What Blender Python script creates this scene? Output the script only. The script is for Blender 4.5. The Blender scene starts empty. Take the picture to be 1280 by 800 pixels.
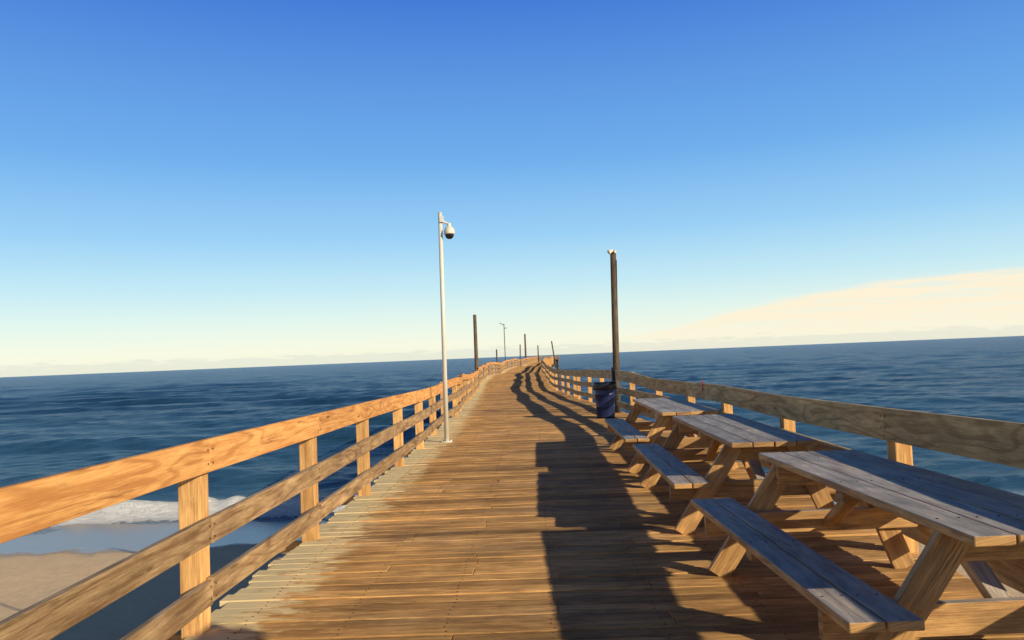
import bpy, math, random
import numpy as np
from mathutils import Vector, Matrix
random.seed(7); rs=np.random.RandomState(3)
scene=bpy.context.scene
col=scene.collection
scene.view_settings.view_transform='Standard'
scene.view_settings.look='None'
scene.view_settings.exposure=0

# ------------------------------------------------------------------ helpers
def new_mat(name):
    m=bpy.data.materials.new(name); m.use_nodes=True
    nt=m.node_tree; nt.nodes.clear()
    out=nt.nodes.new('ShaderNodeOutputMaterial'); b=nt.nodes.new('ShaderNodeBsdfPrincipled')
    nt.links.new(b.outputs[0],out.inputs[0])
    return m,nt,b
def setin(nt,sock,v):
    if isinstance(v,bpy.types.NodeSocket): nt.links.new(v,sock)
    else: sock.default_value=v
def math_(nt,op,a,b=None,c=None,clamp=False):
    n=nt.nodes.new('ShaderNodeMath'); n.operation=op; n.use_clamp=clamp
    setin(nt,n.inputs[0],a)
    if b is not None: setin(nt,n.inputs[1],b)
    if c is not None: setin(nt,n.inputs[2],c)
    return n.outputs[0]
def mapr(nt,v,a,b,c=0.0,d=1.0,smooth=True):
    n=nt.nodes.new('ShaderNodeMapRange'); n.interpolation_type='SMOOTHSTEP' if smooth else 'LINEAR'
    for i,q in enumerate((v,a,b,c,d)): setin(nt,n.inputs[i],q)
    return n.outputs[0]
def mix(nt,f,a,b,mode='MIX'):
    n=nt.nodes.new('ShaderNodeMix'); n.data_type='RGBA'; n.blend_type=mode; n.clamp_result=False
    setin(nt,n.inputs[0],f)
    for i,q in ((6,a),(7,b)):
        if isinstance(q,(tuple,list)): q=(q[0],q[1],q[2],1)
        setin(nt,n.inputs[i],q)
    return n.outputs[2]
def noise(nt,vec,scale,detail=4,rough=.55,dist=0):
    n=nt.nodes.new('ShaderNodeTexNoise'); setin(nt,n.inputs['Vector'],vec)
    n.inputs['Scale'].default_value=scale; n.inputs['Detail'].default_value=detail
    n.inputs['Roughness'].default_value=rough; n.inputs['Distortion'].default_value=dist
    return n.outputs['Fac']
def vmap(nt,vec,scale):
    n=nt.nodes.new('ShaderNodeMapping'); nt.links.new(vec,n.inputs[0]); n.inputs['Scale'].default_value=scale
    return n.outputs[0]
def vscale(nt,vec,s):
    n=nt.nodes.new('ShaderNodeVectorMath'); n.operation='SCALE'; setin(nt,n.inputs[0],vec); setin(nt,n.inputs['Scale'],s); return n.outputs[0]
def bump(nt,h,strength,dist,b):
    n=nt.nodes.new('ShaderNodeBump'); n.inputs['Strength'].default_value=strength; n.inputs['Distance'].default_value=dist
    nt.links.new(h,n.inputs['Height']); nt.links.new(n.outputs[0],b.inputs['Normal']); return n
def empty(name,loc=(0,0,0)):
    o=bpy.data.objects.new(name,None); col.objects.link(o); o.location=loc; o.empty_display_size=.2; return o

def wood(name,light,dark,grey=None,greyamt=.8,rough=.7,deck=False,stain=.35,wavew=.35,bands=5.0,crackw=.5,mid=(1.6,14),middet=7,spec=.22):
    m,nt,b=new_mat(name)
    uv=nt.nodes.new('ShaderNodeUVMap').outputs[0]
    at=nt.nodes.new('ShaderNodeAttribute'); at.attribute_name='tint'
    tint=at.outputs['Fac']
    geo=nt.nodes.new('ShaderNodeNewGeometry'); P=geo.outputs['Position']
    fib=noise(nt,vmap(nt,uv,(2.5,70,1)),2.2,6,.68)
    fib2=noise(nt,vmap(nt,uv,(mid[0],mid[1],1)),2.0,middet,.64)
    fld=noise(nt,vmap(nt,uv,(.42,3.4,1)),1.0,2,.45,.3)
    ring=math_(nt,'SINE',math_(nt,'MULTIPLY',fld,bands*14.0))
    ring=mapr(nt,ring,.15,1.0)
    f=math_(nt,'ADD',math_(nt,'MULTIPLY',fib,.5),math_(nt,'MULTIPLY',fib2,.5))
    f=mapr(nt,f,.34,.64)
    rr=math_(nt,'MULTIPLY',math_(nt,'MULTIPLY',ring,wavew),mapr(nt,fib,.25,.6,.4,1.0))
    f=math_(nt,'SUBTRACT',f,rr,clamp=True)
    c=mix(nt,f,dark,light)
    big=noise(nt,P,1.3,5,.6)
    blot=noise(nt,vmap(nt,uv,(1.4,5,1)),1.7,6,.7)
    st=math_(nt,'MULTIPLY',mapr(nt,big,.35,.62,1-stain*.6,1.06),mapr(nt,blot,.36,.60,1-stain*.8,1.04))
    tt=math_(nt,'MULTIPLY',st,tint)
    c=vscale(nt,c,tt)
    v=nt.nodes.new('ShaderNodeTexVoronoi'); nt.links.new(vmap(nt,uv,(1.1,5.5,1)),v.inputs['Vector']); v.inputs['Scale'].default_value=1.0
    k=mapr(nt,v.outputs['Distance'],.04,.085,.8,0.0)
    c=mix(nt,k,c,(dark[0]*.35,dark[1]*.3,dark[2]*.3))
    if grey:
        nz=nt.nodes.new('ShaderNodeSeparateXYZ'); nt.links.new(geo.outputs['Normal'],nz.inputs[0])
        gn=noise(nt,vmap(nt,uv,(1.2,6,1)),1.6,4,.6)
        g=math_(nt,'MULTIPLY',mapr(nt,nz.outputs[2],.6,.9),mapr(nt,gn,.3,.6,greyamt*.75,greyamt))
        gc=vscale(nt,mix(nt,f,tuple(x*.5 for x in grey),grey),tt)
        c=mix(nt,g,c,gc)
    if deck:
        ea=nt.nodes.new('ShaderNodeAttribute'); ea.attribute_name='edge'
        n3=noise(nt,vmap(nt,P,(.8,3.5,1)),1.7,6,.7)
        c=mix(nt,mapr(nt,n3,.5,.68,0,.5),c,(dark[0]*.7,dark[1]*.66,dark[2]*.72))
        n4=noise(nt,vmap(nt,P,(.35,.9,1)),1.1,4,.6)
        c=mix(nt,mapr(nt,n4,.45,.68,0,.35),c,vscale(nt,mix(nt,f,(.28,.19,.12),(.70,.50,.30)),tt))
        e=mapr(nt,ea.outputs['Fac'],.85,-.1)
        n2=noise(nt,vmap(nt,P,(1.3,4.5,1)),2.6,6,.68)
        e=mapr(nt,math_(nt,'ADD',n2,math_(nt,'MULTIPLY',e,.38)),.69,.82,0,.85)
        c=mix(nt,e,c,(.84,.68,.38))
    cr_=noise(nt,vmap(nt,uv,(.9,38,1)),1.3,3,.5)
    ck=mapr(nt,math_(nt,'ABSOLUTE',math_(nt,'SUBTRACT',cr_,.5)),0.0,.018,crackw,0.0)
    ck=math_(nt,'MULTIPLY',ck,mapr(nt,noise(nt,vmap(nt,uv,(.8,3,1)),2.0,2),.5,.62))
    c=mix(nt,ck,c,(dark[0]*.25,dark[1]*.22,dark[2]*.22))
    nt.links.new(c,b.inputs['Base Color']); b.inputs['Roughness'].default_value=rough
    b.inputs['Specular IOR Level'].default_value=spec
    bump(nt,math_(nt,'SUBTRACT',math_(nt,'ADD',fib,math_(nt,'MULTIPLY',fib2,.8)),ck),.7,.004,b)
    return m

def simple(name,c,rough=.5,metal=0,var=.15,sc=8):
    m,nt,b=new_mat(name)
    tc=nt.nodes.new('ShaderNodeTexCoord')
    n=noise(nt,tc.outputs['Object'],sc,4)
    cc=mix(nt,n,tuple(x*(1-var) for x in c),tuple(min(1,x*(1+var)) for x in c))
    nt.links.new(cc,b.inputs['Base Color']); b.inputs['Roughness'].default_value=rough; b.inputs['Metallic'].default_value=metal
    return m

class MB:
    def __init__(s): s.v=[];s.f=[];s.uv=[];s.t=[]
    def box(s,p0,p1,wdir,w,h,tint=None):
        p0=Vector(p0);p1=Vector(p1);L=(p1-p0);ln=L.length;l=L/ln
        wd=Vector(wdir); wd=(wd-l*wd.dot(l)).normalized(); hd=l.cross(wd)
        ou=random.random()*60;ov=random.random()*60
        if tint is None: tint=random.uniform(.8,1.12)
        i=len(s.v); loc=[]
        for a in (0,1):
            for bb in (-.5,.5):
                for c in (-.5,.5):
                    s.v.append(tuple((p0 if a==0 else p1)+wd*w*bb+hd*h*c)); loc.append((a*ln,bb*w,c*h))
        Q=[((0,1,3,2),'e'),((4,6,7,5),'e'),((0,4,5,1),'h'),((2,3,7,6),'h'),((0,2,6,4),'w'),((1,5,7,3),'w')]
        for q,k in Q:
            s.f.append(tuple(i+j for j in q))
            for j in q:
                a,bb,c=loc[j]
                if k=='e': s.uv.append((ou+bb*.3,ov+c+bb*.2+20))
                elif k=='h': s.uv.append((ou+a,ov+c+5))
                else: s.uv.append((ou+a,ov+bb))
            s.t.append(tint)
    def cyl(s,p0,p1,r0,r1,n=12,tint=None,caps=True):
        p0=Vector(p0);p1=Vector(p1);l=(p1-p0);ln=l.length;l.normalize()
        a=Vector((1,0,0)) if abs(l.x)<.9 else Vector((0,1,0)); x=l.cross(a).normalized();y=l.cross(x)
        i=len(s.v); ou=random.random()*50
        if tint is None: tint=random.uniform(.8,1.1)
        for p,r in ((p0,r0),(p1,r1)):
            for k in range(n):
                t=2*math.pi*k/n; s.v.append(tuple(p+x*r*math.cos(t)+y*r*math.sin(t)))
        for k in range(n):
            k2=(k+1)%n
            s.f.append((i+k,i+k2,i+n+k2,i+n+k)); c=2*math.pi*r0/n
            s.uv+= [(ou,k*c),(ou,(k+1)*c),(ou+ln,(k+1)*c),(ou+ln,k*c)]; s.t.append(tint)
        if caps:
            s.f.append(tuple(i+k for k in reversed(range(n)))); s.uv+=[(ou+k*.01,k*.02) for k in range(n)]; s.t.append(tint)
            s.f.append(tuple(i+n+k for k in range(n))); s.uv+=[(ou+k*.01,k*.02) for k in range(n)]; s.t.append(tint)
    def obj(s,name,mat,parent=None,bevel=0,smooth=False,edgefn=None):
        me=bpy.data.meshes.new(name); me.from_pydata(s.v,[],s.f)
        uvl=me.uv_layers.new(name='UVMap'); uvl.data.foreach_set('uv',[c for u in s.uv for c in u])
        at=me.attributes.new('tint','FLOAT','FACE'); at.data.foreach_set('value',s.t)
        if edgefn:
            a=me.attributes.new('edge','FLOAT','POINT'); a.data.foreach_set('value',[edgefn(v) for v in s.v])
        me.materials.append(mat); me.update()
        if smooth:
            me.polygons.foreach_set('use_smooth',[len(p.vertices)==4 for p in me.polygons])
        o=bpy.data.objects.new(name,me); col.objects.link(o)
        if parent: o.parent=parent
        if bevel:
            bv=o.modifiers.new('bevel','BEVEL'); bv.width=bevel; bv.segments=2; bv.limit_method='ANGLE'
        return o
def lathe(name,prof,mat,parent=None,loc=(0,0,0),n=32):
    v=[];f=[]
    for (r,z) in prof:
        for k in range(n):
            t=2*math.pi*k/n; v.append((r*math.cos(t),r*math.sin(t),z))
    for i in range(len(prof)-1):
        for k in range(n):
            k2=(k+1)%n; f.append((i*n+k,i*n+k2,(i+1)*n+k2,(i+1)*n+k))
    me=bpy.data.meshes.new(name); me.from_pydata(v,[],f); me.materials.append(mat)
    me.polygons.foreach_set('use_smooth',[True]*len(f)); me.update()
    o=bpy.data.objects.new(name,me); col.objects.link(o); o.location=loc
    if parent: o.parent=parent
    return o

# ------------------------------------------------------------------ layout curves (deck top z=0, pier runs +Y)
I=np.interp
def XL(d): return float(I(d,[-6,14,22,32,48,60,85,130,150,210],[-1.88,-1.88,-2.05,-2.5,-3.2,-3.3,-2.9,-1.1,-.4,1.2]))
def XR(d): return float(I(d,[-6,0,4,6,8,13,18.4,25.7,40,60,85,130,150,210],[2.55,2.52,2.49,2.5,2.49,2.5,2.12,1.6,.85,.6,1.0,2.8,3.5,5.0]))
def DZ(d): return float(I(d,[22,30,38,50,60,75,88,100,115,130,160,210],[0,-.12,-.2,-.04,.12,-.08,.12,.16,-.08,.12,.1,.1]))
def HL(d): return float(I(d,[0,3,4.5,9,14,22,60,210],[1.12,1.11,1.09,1.045,1.0,1.0,1.0,1.02]))
def HR(d): return float(I(d,[0,4,5.9,8,11,13,18,210],[1.07,1.06,1.02,.985,.99,.96,1.0,1.0]))
END=205

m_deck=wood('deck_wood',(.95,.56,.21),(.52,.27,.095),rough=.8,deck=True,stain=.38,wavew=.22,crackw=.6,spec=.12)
m_rail=wood('rail_wood',(.92,.48,.16),(.56,.24,.07),stain=.10,wavew=.55,bands=5.5,crackw=.5,mid=(.8,9),middet=4)
m_rail2=wood('weathered_rail_wood',(.62,.41,.21),(.26,.145,.065),grey=(.52,.43,.32),greyamt=.5,stain=.28,bands=5,mid=(1.0,11),middet=5)
m_railR=wood('sunworn_rail_wood',(.74,.53,.24),(.38,.24,.10),grey=(.66,.54,.36),greyamt=.4,stain=.25,wavew=.5,mid=(1.0,10),middet=5)
m_post=wood('post_wood',(.90,.53,.20),(.52,.26,.09),stain=.18,mid=(.9,10),middet=5)
m_tab=wood('table_wood',(.78,.45,.16),(.40,.20,.07),grey=(.60,.56,.51),greyamt=.93,stain=.34,wavew=.35,crackw=.75,rough=.55,spec=.45)
m_pile=wood('pile_wood',(.16,.12,.08),(.07,.05,.035),stain=.4)
m_pole=wood('pole_wood',(.20,.14,.09),(.09,.06,.04),stain=.3)

# ------------------------------------------------------------------ pier
pier=empty('pier')
mb=MB(); nails=MB()
d=-6.0; pw=.140
while d<END:
    w=pw
    xl=XL(d)-.17+random.uniform(-.045,.045); xr=XR(d)+.17+random.uniform(-.03,.03)
    z=DZ(d); base=random.uniform(.72,1.12)
    if random.random()<.14: base*=.7
    cuts=[xl]
    r=random.random()
    if r<.85: cuts.append(random.choice([-1.2,-.6,0,.6,1.2])+ (xl+xr)/2-.2)
    cuts.append(xr)
    for a,b in zip(cuts[:-1],cuts[1:]):
        t=base*random.uniform(.86,1.14); zz=z-.019+random.uniform(-.005,.003)
        sk=random.uniform(-.002,.002)
        mb.box((a+.002,d+sk,zz),(b-.002,d-sk,zz+random.uniform(-.004,.004)),(0,1,0),w,.038,tint=t)
        if d<16:
            for jx in (-1.75,-1.15,-.55,.05,.65,1.25,1.85):
                if a<jx<b:
                    for dy in (-.04,.04):
                        q=(jx+random.uniform(-.012,.012),d+dy,zz+.0192)
                        nails.cyl(q,(q[0],q[1],q[2]+.0025),.0055,.005,6,tint=1)
    d+=w+random.uniform(.006,.015)
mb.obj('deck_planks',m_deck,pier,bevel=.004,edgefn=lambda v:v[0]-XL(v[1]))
nails.obj('deck_nails',simple('rusty_nail',(.06,.035,.02),.7),pier)
mb=MB(); piles=MB(); caps=MB()
y=-6.0
while y<END-1:
    y2=min(y+5,END)
    for k in range(5):
        f=k/4.
        a=XL(y)-.05+f*(XR(y)-XL(y)+.1); b=XL(y2)-.05+f*(XR(y2)-XL(y2)+.1)
        mb.box((a,y,DZ(y)-.17),(b,y2-.004,DZ(y2)-.17),(1,0,0),.07,.25)
    caps.box((XL(y)-.35,y+.1,DZ(y)-.45),(XR(y)+.35,y+.1,DZ(y)-.45),(0,1,0),.28,.29)
    for f in (.06,.5,.94):
        x=XL(y)+f*(XR(y)-XL(y))
        piles.cyl((x,y+.1,-11),(x,y+.1,DZ(y)-.6),.19,.16,12)
    piles.box((XL(y),y+.36,-5.2),(XR(y),y+.36,-1.0),(0,1,0),.06,.2)
    y+=5
for yy in np.arange(END,END+9,.148):
    mb.box((XL(END)-1.5,yy,.081),(XR(END)+1.5,yy,.081),(0,1,0),.14,.038)
for yy in (END+.5,END+4.5,END+8.3):
    caps.box((XL(END)-1.6,yy,-.1),(XR(END)+1.6,yy,-.1),(0,1,0),.28,.29)
    for x in np.linspace(XL(END)-1.3,XR(END)+1.3,4): piles.cyl((x,yy,-12),(x,yy,-.25),.19,.16,10)
mb.obj('stringers',m_pile,pier); caps.obj('cap_beams',m_pile,pier); piles.obj('pilings',m_pile,pier,smooth=True)

# ------------------------------------------------------------------ railings
def railing(side,posts,topmat,tophgt):
    par=empty('wooden_railing')
    tp=MB();lo=MB();po=MB()
    XF=XL if side<0 else XR; HF=HL if side<0 else HR
    th=.042
    info=[]
    for p in posts:
        j=0 if p<14 else 1
        jx=random.uniform(-.012,.012)*(1+4*j); jz=random.uniform(-.008,.008)+j*random.uniform(-.06,.06)
        info.append((p,XF(p)+jx,DZ(p)+HF(p)+jz))
    for i,(p,x,h) in enumerate(info):
        po.box((x+side*(th+.062),p,-.32+DZ(p)),(x+side*(th+.062),p,h-.012+random.uniform(-.03,0.0)),(1,0,0),.12,.14,tint=random.uniform(.85,1.12))
        if side<0:
            po.box((x-.48,p+.11,DZ(p)-.085),(x+.05,p+.11,DZ(p)-.085),(0,0,1),.09,.07)
        if i+1<len(info):
            p2,x2,h2=info[i+1]
            g=.0025
            for (mm,top,hh) in ((tp,0,tophgt),(lo,.445,.15),(lo,.795,.14)):
                j1=random.uniform(-.008,.008) if top else 0; j2=random.uniform(-.008,.008) if top else 0
                z1=h-top-hh/2+j1; z2=h2-top-hh/2+j2
                if top==.795: z1=DZ(p)+.225+j1; z2=DZ(p2)+.225+j2
                elif top: z1=DZ(p)+.565+j1; z2=DZ(p2)+.565+j2
                mm.box((x+side*th/2,p+g,z1),(x2+side*th/2,p2-g,z2),(1,0,0),th-.002,hh,tint=random.uniform(.85,1.1))
    bo=MB()
    for (p,x,h) in info[:14]:
        for z in (h-.06,h-.14,.60,.53,.26,.19):
            for dy in (-.035,.035):
                bo.cyl((x-side*.0005,p+dy,z),(x-side*.004,p+dy,z),.006,.005,6)
    tp.obj('top_rail',topmat,par,bevel=.005); lo.obj('lower_rails',m_rail2 if side<0 else m_railR,par,bevel=.005); po.obj('posts',m_post,par,bevel=.006)
    bo.obj('bolt_heads',bpy.data.materials['rusty_nail'],par)
    return par
PL=[-4.9,-2.5,-.1,2.25,4.60,6.91,9.12,11.45,13.6]
while PL[-1]<END-2.6: PL.append(PL[-1]+2.35)
PL.append(END)
PR=[-4.6,-2.0,.6,3.25,5.86,8.42,11.0]
while PR[-1]<END-2.6: PR.append(PR[-1]+2.42)
PR.append(END)
railing(-1,PL,m_rail,.19)
railing(1,PR,m_railR,.232)
th=empty('wooden_railing'); t=MB()
x0,x1=XL(END)-1.5,XR(END)+1.5
cs=[(XL(END),END),(x0,END),(x0,END+9),(x1,END+9),(x1,END),(XR(END),END)]
for a,b in zip(cs[:-1],cs[1:]):
    A=Vector((a[0],a[1],.05));B=Vector((b[0],b[1],.05));n=max(1,int((B-A).length/2.4))
    side=Vector((-(B-A).y,(B-A).x,0)).normalized()
    for z in (.28,.65,1.0): t.box(A+Vector((0,0,z)),B+Vector((0,0,z)),side,.04,.17)
    for k in range(n+1):
        q=A.lerp(B,k/n); t.box(q+side*.08+Vector((0,0,-.2)),q+side*.08+Vector((0,0,1.07)),(1,0,0),.12,.12)
t.obj('rails_and_posts',m_rail2,th)

# ------------------------------------------------------------------ picnic tables
def picnic_table(cx,cy,L,rot,off):
    e=empty('picnic_table',(cx,cy,0)); e.rotation_euler=(0,0,rot)
    top=MB();seat=MB();fr=MB()
    W=.67; nb=4; bw=W/nb; SL=.755; SR=.665
    for k in range(nb):
        x=off-W/2+bw*(k+.5); dl=random.uniform(-.01,.01)
        top.box((x,-L/2+dl,.731+random.uniform(-.0015,.0015)),(x,L/2+dl,.731+random.uniform(-.003,.003)),(1,0,0),bw-.007,.04,tint=random.uniform(.8,1.12))
    for s,S in ((-1,SL),(1,SR)):
        for k in range(2):
            x=s*(S-.07-k*.147); dl=random.uniform(-.01,.01)
            seat.box((x,-L/2+dl,.431),(x,L/2+dl,.431),(1,0,0),.138,.04,tint=random.uniform(.9,1.2))
    for yy in (-L/2+.33,L/2-.33):
        s0=1 if yy<0 else -1
        fr.box((off-.32,yy,.643),(off+.32,yy,.643),(0,1,0),.045,.135)
        fr.box((-SL+.015,yy,.342),(SR-.015,yy,.342),(0,1,0),.045,.135)
        for s,S in ((-1,SL),(1,SR)):
            fr.box((off+s*.245,yy-s0*.043,.70),(s*(S-.09),yy-s0*.043,.0),(0,1,0),.04,.14)
        fr.box((off,yy+s0*.03,.33),(off,yy+s0*.62,.69),(1,0,0),.085,.05)
    fr.box((off-.31,0,.68),(off+.31,0,.68),(0,1,0),.09,.06)
    fr.box((-SL+.01,0,.385),(-.45,0,.385),(0,1,0),.09,.045); fr.box((SR-.01,0,.385),(.37,0,.385),(0,1,0),.09,.045)
    top.obj('table_top',m_tab,e,bevel=.005); seat.obj('bench_seats',m_tab,e,bevel=.005); fr.obj('a_frame_legs',m_tab,e,bevel=.004)
    sc=MB()
    for yy in (-L/2+.33,0,L/2-.33):
        for k in range(nb):
            x=off-W/2+bw*(k+.5)
            for dx in (-.045,.045): sc.cyl((x+dx,yy,.7505),(x+dx,yy,.7535),.005,.005,6)
        for s,S in ((-1,SL),(1,SR)):
            for k in range(2):
                x=s*(S-.07-k*.147)
                for dx in (-.04,.04): sc.cyl((x+dx,yy,.4505),(x+dx,yy,.4535),.005,.005,6)
    sc.obj('screws',bpy.data.materials['rusty_nail'],e)
    return e
picnic_table(1.85,4.39,2.60,math.radians(1.8),.07)
picnic_table(1.82,7.72,2.80,math.radians(-.4),.04)
picnic_table(1.82,11.15,3.0,math.radians(-.3),.03)

# ------------------------------------------------------------------ white camera pole
m_white=simple('cream_painted_steel',(.70,.67,.57),.45,0,.12,3)
m_blackgl=simple('smoked_dome',(.012,.012,.015),.08)
m_dark=simple('dark_metal',(.03,.028,.026),.6)
cp=empty('security_camera_pole',(-1.63,14.5,0))
t=MB(); t.cyl((0,0,.012),(.03,0,4.16),.043,.037,20,tint=1); t.box((-.1,0,.008),(.1,0,.008),(0,1,0),.2,.014,tint=1)
t.cyl((.03,0,4.16),(.03,0,4.18),.042,.03,20,tint=1)
for a in (-.075,.075):
    for b in (-.075,.075): t.cyl((a,b,.01),(a,b,.03),.012,.012,6)
t.obj('pole',m_white,cp,smooth=True)
t=MB(); t.box((.055,-.02,3.99),(.055,-.02,4.1),(1,0,0),.07,.1); t.cyl((.05,-.02,4.02),(.19,-.03,3.95),.022,.022,12); t.cyl((.19,-.03,3.97),(.19,-.03,3.88),.03,.05,16)
t.obj('bracket_arm',m_white,cp,bevel=.003)
lathe('camera_housing',[(0.0,.13),(.05,.125),(.085,.09),(.1,.04),(.103,0),(.095,-.015),(.0,-.015)],m_white,cp,(.19,-.03,3.78),24)
lathe('camera_dome',[(.082,-.016),(.08,-.045),(.064,-.08),(.035,-.1),(0.001,-.106)],m_blackgl,cp,(.19,-.03,3.78),24)

# ------------------------------------------------------------------ wooden light poles
def light_pole(x,d,h,r,lean=(0,0),sleeve=False,head='flood'):
    e=empty('wooden_light_pole',(x,d,DZ(d)))
    t=MB(); t.cyl((0,0,-1.0),(lean[0],lean[1],h),r*1.08,r*.86,16); t.obj('pole',m_pole,e,smooth=True)
    if sleeve:
        t=MB(); t.cyl((0,0,.02),(.008,0,1.12),r*1.14,r*1.12,18); t.cyl((r*.95,-r*.5,.9),(lean[0]+r*.8,-r*.5,h-.2),.012,.012,8); t.obj('black_sleeve',m_dark,e,smooth=True)
    if head=='flood':
        t=MB(); t.box((lean[0]-.02,lean[1]-.02,h+.0),(lean[0]-.02,lean[1]-.02,h+.04),(1,0,0),.10,.09)
        t.cyl((lean[0]-.02,lean[1]-.08,h+.04),(lean[0]-.12,lean[1]-.12,h-.01),.03,.06,14)
        t.cyl((lean[0]-.01,lean[1]-.05,h+.03),(lean[0]+.05,lean[1]-.1,h+.005),.025,.04,14)
        t.obj('flood_light',m_white,e)
    elif head=='arm':
        t=MB(); t.cyl((lean[0],lean[1],h-.15),(lean[0]-.5,lean[1],h+.1),.03,.03,8); t.cyl((lean[0],lean[1],h-.5),(lean[0]+.3,lean[1],h-.45),.03,.03,8)
        t.obj('lamp_arm',m_dark,e)
    return e
light_pole(2.0,19.9,3.98,.085,(.09,0),True)
light_pole(-3.27,45.7,4.05,.11,(0,0),False,'none')
light_pole(-3.0,85,4.9,.045,(0,0),False,'arm')
light_pole(-1.25,130,4.9,.15,(0,0),False,'none')
light_pole(4.1,150,3.9,.13,(-.6,0),False,'none')
light_pole(1.0,165,3.4,.13,(0,0),False,'none')
light_pole(-3.3,72,2.2,.07,(0,0),False,'none')
light_pole(-1.9,112,3.1,.09,(.1,0),False,'none')

# ------------------------------------------------------------------ trash can
tcn=empty('trash_can',(1.60,18.4,0))
m_blue=simple('navy_plastic',(.012,.022,.09),.4)
lathe('barrel',[(0,.01),(.2,.01),(.205,.05),(.215,.25),(.222,.26),(.222,.28),(.218,.29),(.232,.52),(.24,.53),(.24,.55),(.236,.56),(.245,.74),(.262,.76),(.268,.79),(.26,.81),(.24,.80),(.232,.7),(.2,.08),(0,.08)],m_blue,tcn)
t=MB()
for s in (-1,1): t.box((s*.255,-.06,.66),(s*.255,.06,.66),(0,0,1),.03,.04)
t.obj('handles',m_blue,tcn,bevel=.006)
lathe('bin_liner',[(.262,.815),(.275,.80),(.28,.74),(.272,.70),(.277,.66),(.268,.655),(.270,.72),(.262,.79)],simple('black_bag',(.012,.013,.02),.3),tcn)
rm=empty('red_reflector_marker',(2.47,11.9,.93))
t=MB(); t.box((0,0,-.06),(0,0,.1),(1,0,0),.012,.03); t.cyl((-.008,0,.07),(.008,0,.07),.022,.022,14); t.obj('marker',simple('red_plastic',(.4,.04,.02),.4),rm)

# board wall out of view behind right, added to shade the near deck
ws=empty('added_shade_wall'); t=MB()
yy=-4.0
while yy<1.13:
    t.box((2.75,yy,-.3),(2.75,yy,2.28),(0,1,0),.138,.022); yy+=.14
for z in (.3,1.2,2.15): t.box((2.785,-4.05,z),(2.785,1.15,z),(0,0,1),.09,.04)
t.obj('shade_wall_boards',m_rail2,ws)

# ------------------------------------------------------------------ beach
SEA=-6.6
def sandz(x,y):
    z=-6.2-(y-20)*.025
    z=np.where(y<-10,-5.45+(-10-y)*.03,z)
    z=np.where(y<-60,-3.95,z)
    z=z+.06*np.sin(x*.21+y*.13)+.04*np.sin(x*.5-y*.37)*(y<33)
    z=np.where(y>60,-7.2-(y-60)*.05,z)
    return z
def grid(name,xs,ys,zf,mat,attrs=None):
    X,Y=np.meshgrid(xs,ys); Z=zf(X,Y)
    nx,ny=len(xs),len(ys)
    V=np.stack([X.ravel(),Y.ravel(),Z.ravel()],1)
    idx=np.arange(nx*ny).reshape(ny,nx)
    F=np.stack([idx[:-1,:-1].ravel(),idx[:-1,1:].ravel(),idx[1:,1:].ravel(),idx[1:,:-1].ravel()],1)
    me=bpy.data.meshes.new(name)
    me.vertices.add(len(V)); me.vertices.foreach_set('co',V.ravel().astype(np.float32))
    me.loops.add(F.size); me.loops.foreach_set('vertex_index',F.ravel().astype(np.int32))
    me.polygons.add(len(F)); me.polygons.foreach_set('loop_start',np.arange(0,F.size,4).astype(np.int32))
    me.polygons.foreach_set('loop_total',np.full(len(F),4,np.int32))
    me.polygons.foreach_set('use_smooth',np.ones(len(F),bool))
    me.update(calc_edges=True); me.validate()
    if attrs:
        for k,fn in attrs.items():
            a=me.attributes.new(k,'FLOAT','POINT'); a.data.foreach_set('value',fn(X,Y).ravel().astype(np.float32))
    me.materials.append(mat)
    o=bpy.data.objects.new(name,me); col.objects.link(o); return o
def grow(a,b,step,far,g=1.12):
    c=list(np.arange(a,b,step)); s=step
    while c[-1]<far: s*=g; c.append(c[-1]+s)
    return c
m,nt,b=new_mat('beach_sand')
geo=nt.nodes.new('ShaderNodeNewGeometry'); P=geo.outputs['Position']
sp=nt.nodes.new('ShaderNodeSeparateXYZ'); nt.links.new(P,sp.inputs[0])
n1=noise(nt,P,.5,6,.6); n2=noise(nt,P,3.0,5,.65); n3=noise(nt,P,60,2)
c=mix(nt,n1,(.76,.53,.30),(.95,.70,.42)); c=mix(nt,mapr(nt,n3,.3,.7,0,.2),c,(.56,.40,.25))
c=mix(nt,mapr(nt,n2,.42,.6,.15,0),c,(.40,.28,.16))
wl=math_(nt,'ADD',sp.outputs[1],math_(nt,'MULTIPLY',n1,4.0))
wet=mapr(nt,wl,37.0,39)
c=mix(nt,wet,c,(.26,.21,.16)); nt.links.new(c,b.inputs['Base Color'])
nt.links.new(mapr(nt,wet,0,1,.9,.22),b.inputs['Roughness'])
h=math_(nt,'MULTIPLY',math_(nt,'ADD',n2,math_(nt,'MULTIPLY',n3,.12)),math_(nt,'SUBTRACT',1.0,wet))
bump(nt,h,.5,.08,b)
ys=[-3000,-1500,-600,-250,-120]+list(np.arange(-60,70,1.0))+[90,120]
xp=grow(0,60,1.0,3500,1.2); xs=[-v for v in xp[:0:-1]]+xp
grid('beach',np.array(xs),np.array(ys),sandz,m)

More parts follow.
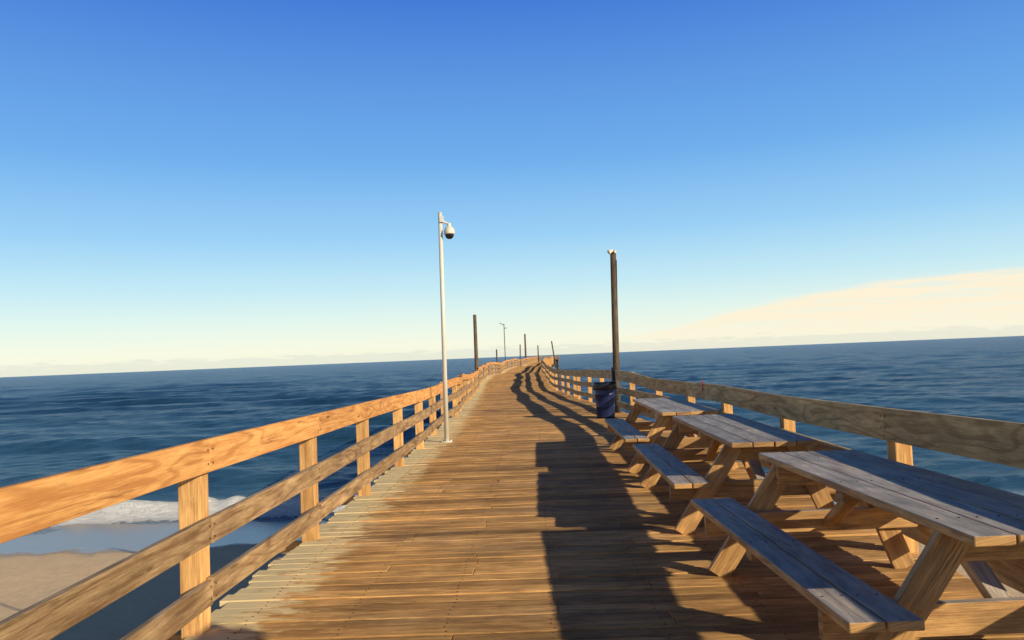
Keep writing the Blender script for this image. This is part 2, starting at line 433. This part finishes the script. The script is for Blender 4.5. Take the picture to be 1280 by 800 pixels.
# ------------------------------------------------------------------ sea
def brk(x): return 46.5+1.4*np.sin(x/13.+.6)+.6*np.sin(x/4.7)
def crest(t,p=2.2): return (((1+np.sin(t))/2)**p)
ph=rs.rand(50)*6.28
def seaz(x,y):
    r=np.hypot(x,y)
    far=np.clip((2500-r)/2000,0,1)
    yy=y+2.2*np.sin(x/41.+1)+1.2*np.sin(x/17.+y/60.)+6*np.sin(x/130.+.4)
    env=.25+.75*crest(x/38.+y/55.+1.2*np.sin(y/31.),1.0)
    sh=np.clip((y-52)/20,0,1)
    lf=.5+.5*np.clip((-x+10)/30,0,1)
    A=(1.15*crest(2*np.pi*yy/27.,4.0)*env+.3*crest(2*np.pi*(yy*1.0+x*.12)/14.3+1.9,2.5)*(1.2-env))*sh*lf*np.clip((700-y)/500,.25,1)
    z=A-.12
    k=np.zeros_like(z)
    for i in range(18):
        lam=1.2*1.2**i; th_=math.pi/2+ (ph[i]-3.14)*.28
        am=.0095*lam**.75
        k+=am*np.sin(2*np.pi*(x*np.cos(th_)+y*np.sin(th_))/lam+ph[i+18])*np.clip(lam*80/r,0,1)
    sw=np.clip((y-40)/14,.1,1)
    z=z*far+k*sw*far
    q=y-brk(x); bh=.35+.65*brkmask(x)
    z+=bh*.8*np.where(q<0,np.exp(-(q/.9)**2),np.exp(-(q/2.6)**2))*(.85+.15*np.sin(x*2.1+np.sin(x*.7)*2))
    z-=np.clip((44-y)/10,0,1)*.05
    return SEA+z
def brkmask(x):
    return np.clip(.45*np.exp(-((x+20)/11)**4)*2.2+.5*crest(x/11.+2,2)*.8*(x<0),0,1)
def foamf(x,y):
    q=y-brk(x)
    m=np.where(q<0,np.exp(-(np.minimum(q+.4,0)/2.1)**2),np.exp(-(q/.4)**2))*(.12+1.0*brkmask(x))
    q2=y-(39.6+.7*np.sin(x/6.)+.5*np.sin(x/2.3))
    m=np.maximum(m,.44*np.exp(-(q2/.35)**2))
    return m
def swashf(x,y): return np.clip((45.2+1.0*np.sin(x/7.)-y)/2.2,0,1)
m,nt,b=new_mat('sea_water')
geo=nt.nodes.new('ShaderNodeNewGeometry'); P=geo.outputs['Position']
def attr(nm):
    a=nt.nodes.new('ShaderNodeAttribute'); a.attribute_name=nm; return a.outputs['Fac']
fo,swa=attr('foam'),attr('swash')
big=noise(nt,vmap(nt,P,(.010,.05,1)),1,6,.65)
c=mix(nt,mapr(nt,big,.38,.62),(.010,.042,.080),(.020,.066,.112))
sp=nt.nodes.new('ShaderNodeSeparateXYZ'); nt.links.new(P,sp.inputs[0])
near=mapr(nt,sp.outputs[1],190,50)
c=mix(nt,math_(nt,'MULTIPLY',near,.7),c,(.035,.115,.195))  # paler blue towards shore: sky reflection put into the water colour
lace=noise(nt,vmap(nt,P,(1,1.6,1)),1.8,8,.78,.8)
c=mix(nt,math_(nt,'MULTIPLY',swa,.85),c,mix(nt,mapr(nt,lace,.45,.66),(.19,.28,.37),(.46,.54,.60)))
fm=mapr(nt,math_(nt,'ADD',fo,math_(nt,'MULTIPLY',math_(nt,'SUBTRACT',lace,.5),1.9)),.40,.56)
c=mix(nt,fm,c,(.96,.96,.95))
nt.links.new(c,b.inputs['Base Color'])
nt.links.new(mapr(nt,fm,0,1,.26,.9),b.inputs['Roughness'])
b.inputs['IOR'].default_value=1.33
b.inputs['Specular IOR Level'].default_value=.3
r1=noise(nt,vmap(nt,P,(.45,1.3,1)),1.6,7,.68); r2=noise(nt,vmap(nt,P,(.05,.17,1)),1.3,7,.68)
hh=math_(nt,'ADD',math_(nt,'MULTIPLY',r1,.5),math_(nt,'MULTIPLY',r2,2.0))
hh=math_(nt,'MULTIPLY',hh,mapr(nt,fm,0,1,1,.4))
hh=math_(nt,'ADD',hh,math_(nt,'MULTIPLY',math_(nt,'MULTIPLY',fm,lace),.6))
bump(nt,hh,.85,.8,b)
ys=grow(33,75,.25,14000,1.016)
xp=grow(0,45,.35,14000,1.04); xs=[-v for v in xp[:0:-1]]+xp
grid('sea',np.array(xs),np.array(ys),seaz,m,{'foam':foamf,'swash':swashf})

# ------------------------------------------------------------------ sky + sun
sv=Vector((2.07,-1.6,1.0)).normalized()
W=bpy.data.worlds.new('World'); scene.world=W; W.use_nodes=True; nt=W.node_tree; nt.nodes.clear()
out=nt.nodes.new('ShaderNodeOutputWorld'); bg=nt.nodes.new('ShaderNodeBackground'); nt.links.new(bg.outputs[0],out.inputs[0])
sky=nt.nodes.new('ShaderNodeTexSky'); sky.sky_type='NISHITA'; sky.sun_disc=False
sky.sun_elevation=math.asin(sv.z); sky.sun_rotation=math.atan2(sv.x,sv.y)
sky.air_density=1.0; sky.dust_density=.3; sky.ozone_density=2.0
tc=nt.nodes.new('ShaderNodeTexCoord'); G=tc.outputs['Generated']
sp=nt.nodes.new('ShaderNodeSeparateXYZ'); nt.links.new(G,sp.inputs[0])
az=math_(nt,'ARCTAN2',sp.outputs[0],sp.outputs[1]); el=math_(nt,'ARCSINE',sp.outputs[2])
def s2l(c): return tuple(((x/255+.055)/1.055)**2.4 if x>10 else x/255/12.92 for x in c)
cr=nt.nodes.new('ShaderNodeValToRGB'); nt.links.new(mapr(nt,sp.outputs[2],0,1,0,1,False),cr.inputs[0])
stops=[(0,(250,247,222)),(.018,(250,252,230)),(.05,(230,249,240)),(.09,(198,236,248)),(.15,(156,211,249)),(.24,(112,176,240)),(.41,(68,126,219)),(.50,(28,60,132)),(.65,(8,22,62)),(1,(4,12,40))]
e=cr.color_ramp.elements
while len(e)<len(stops): e.new(.5)
for el_,(p,c) in zip(e,stops): el_.position=p; el_.color=(*s2l(c),1)
c=mix(nt,.93,sky.outputs[0],vscale(nt,cr.outputs[0],10))
cb=nt.nodes.new('ShaderNodeCombineXYZ'); nt.links.new(az,cb.inputs[0]); nt.links.new(math_(nt,'MULTIPLY',el,7.0),cb.inputs[1])
nA=noise(nt,cb.outputs[0],7,6,.6); nB=noise(nt,vmap(nt,cb.outputs[0],(1,2.2,1)),9,6,.65)
top=mapr(nt,az,-.02,.45,.008,.074)
top=math_(nt,'ADD',top,math_(nt,'MULTIPLY',math_(nt,'SUBTRACT',nA,.5),.022))
cm=mapr(nt,math_(nt,'SUBTRACT',top,el),0.0,.010)
cm=math_(nt,'MULTIPLY',cm,mapr(nt,nB,.34,.56,.4,1.0))
cm=math_(nt,'MULTIPLY',cm,mapr(nt,az,.02,.18)); cm=math_(nt,'MULTIPLY',cm,mapr(nt,az,1.6,1.0))
cm=math_(nt,'MULTIPLY',cm,mapr(nt,el,.002,.04,.4,1.0))
c=mix(nt,cm,c,tuple(10*x for x in s2l((255,242,214))))
lowm=mapr(nt,math_(nt,'SUBTRACT',math_(nt,'MULTIPLY',noise(nt,cb.outputs[0],30,4,.6),.026),el),0,.005,0,.35)
c=mix(nt,lowm,c,tuple(10*x for x in s2l((205,216,212))))
nt.links.new(c,bg.inputs['Color']); bg.inputs['Strength'].default_value=.1

L=bpy.data.lights.new('sun','SUN'); L.energy=5.0; L.angle=math.radians(.5); L.color=(1,.86,.61)
so=bpy.data.objects.new('sun',L); col.objects.link(so); so.location=(20,-15,15)
so.rotation_euler=sv.to_track_quat('Z','Y').to_euler()

# ------------------------------------------------------------------ camera
cam=bpy.data.cameras.new('camera'); cam.sensor_width=36; cam.lens=28.1; cam.clip_start=.05; cam.clip_end=40000
co=bpy.data.objects.new('camera',cam); col.objects.link(co)
M=Matrix.Rotation(math.radians(1.43),4,'Z')@Matrix.Rotation(math.radians(90+2.58),4,'X')@Matrix.Rotation(math.radians(-2.33),4,'Z')
M.translation=Vector((0,0,1.5)); co.matrix_world=M
scene.camera=co
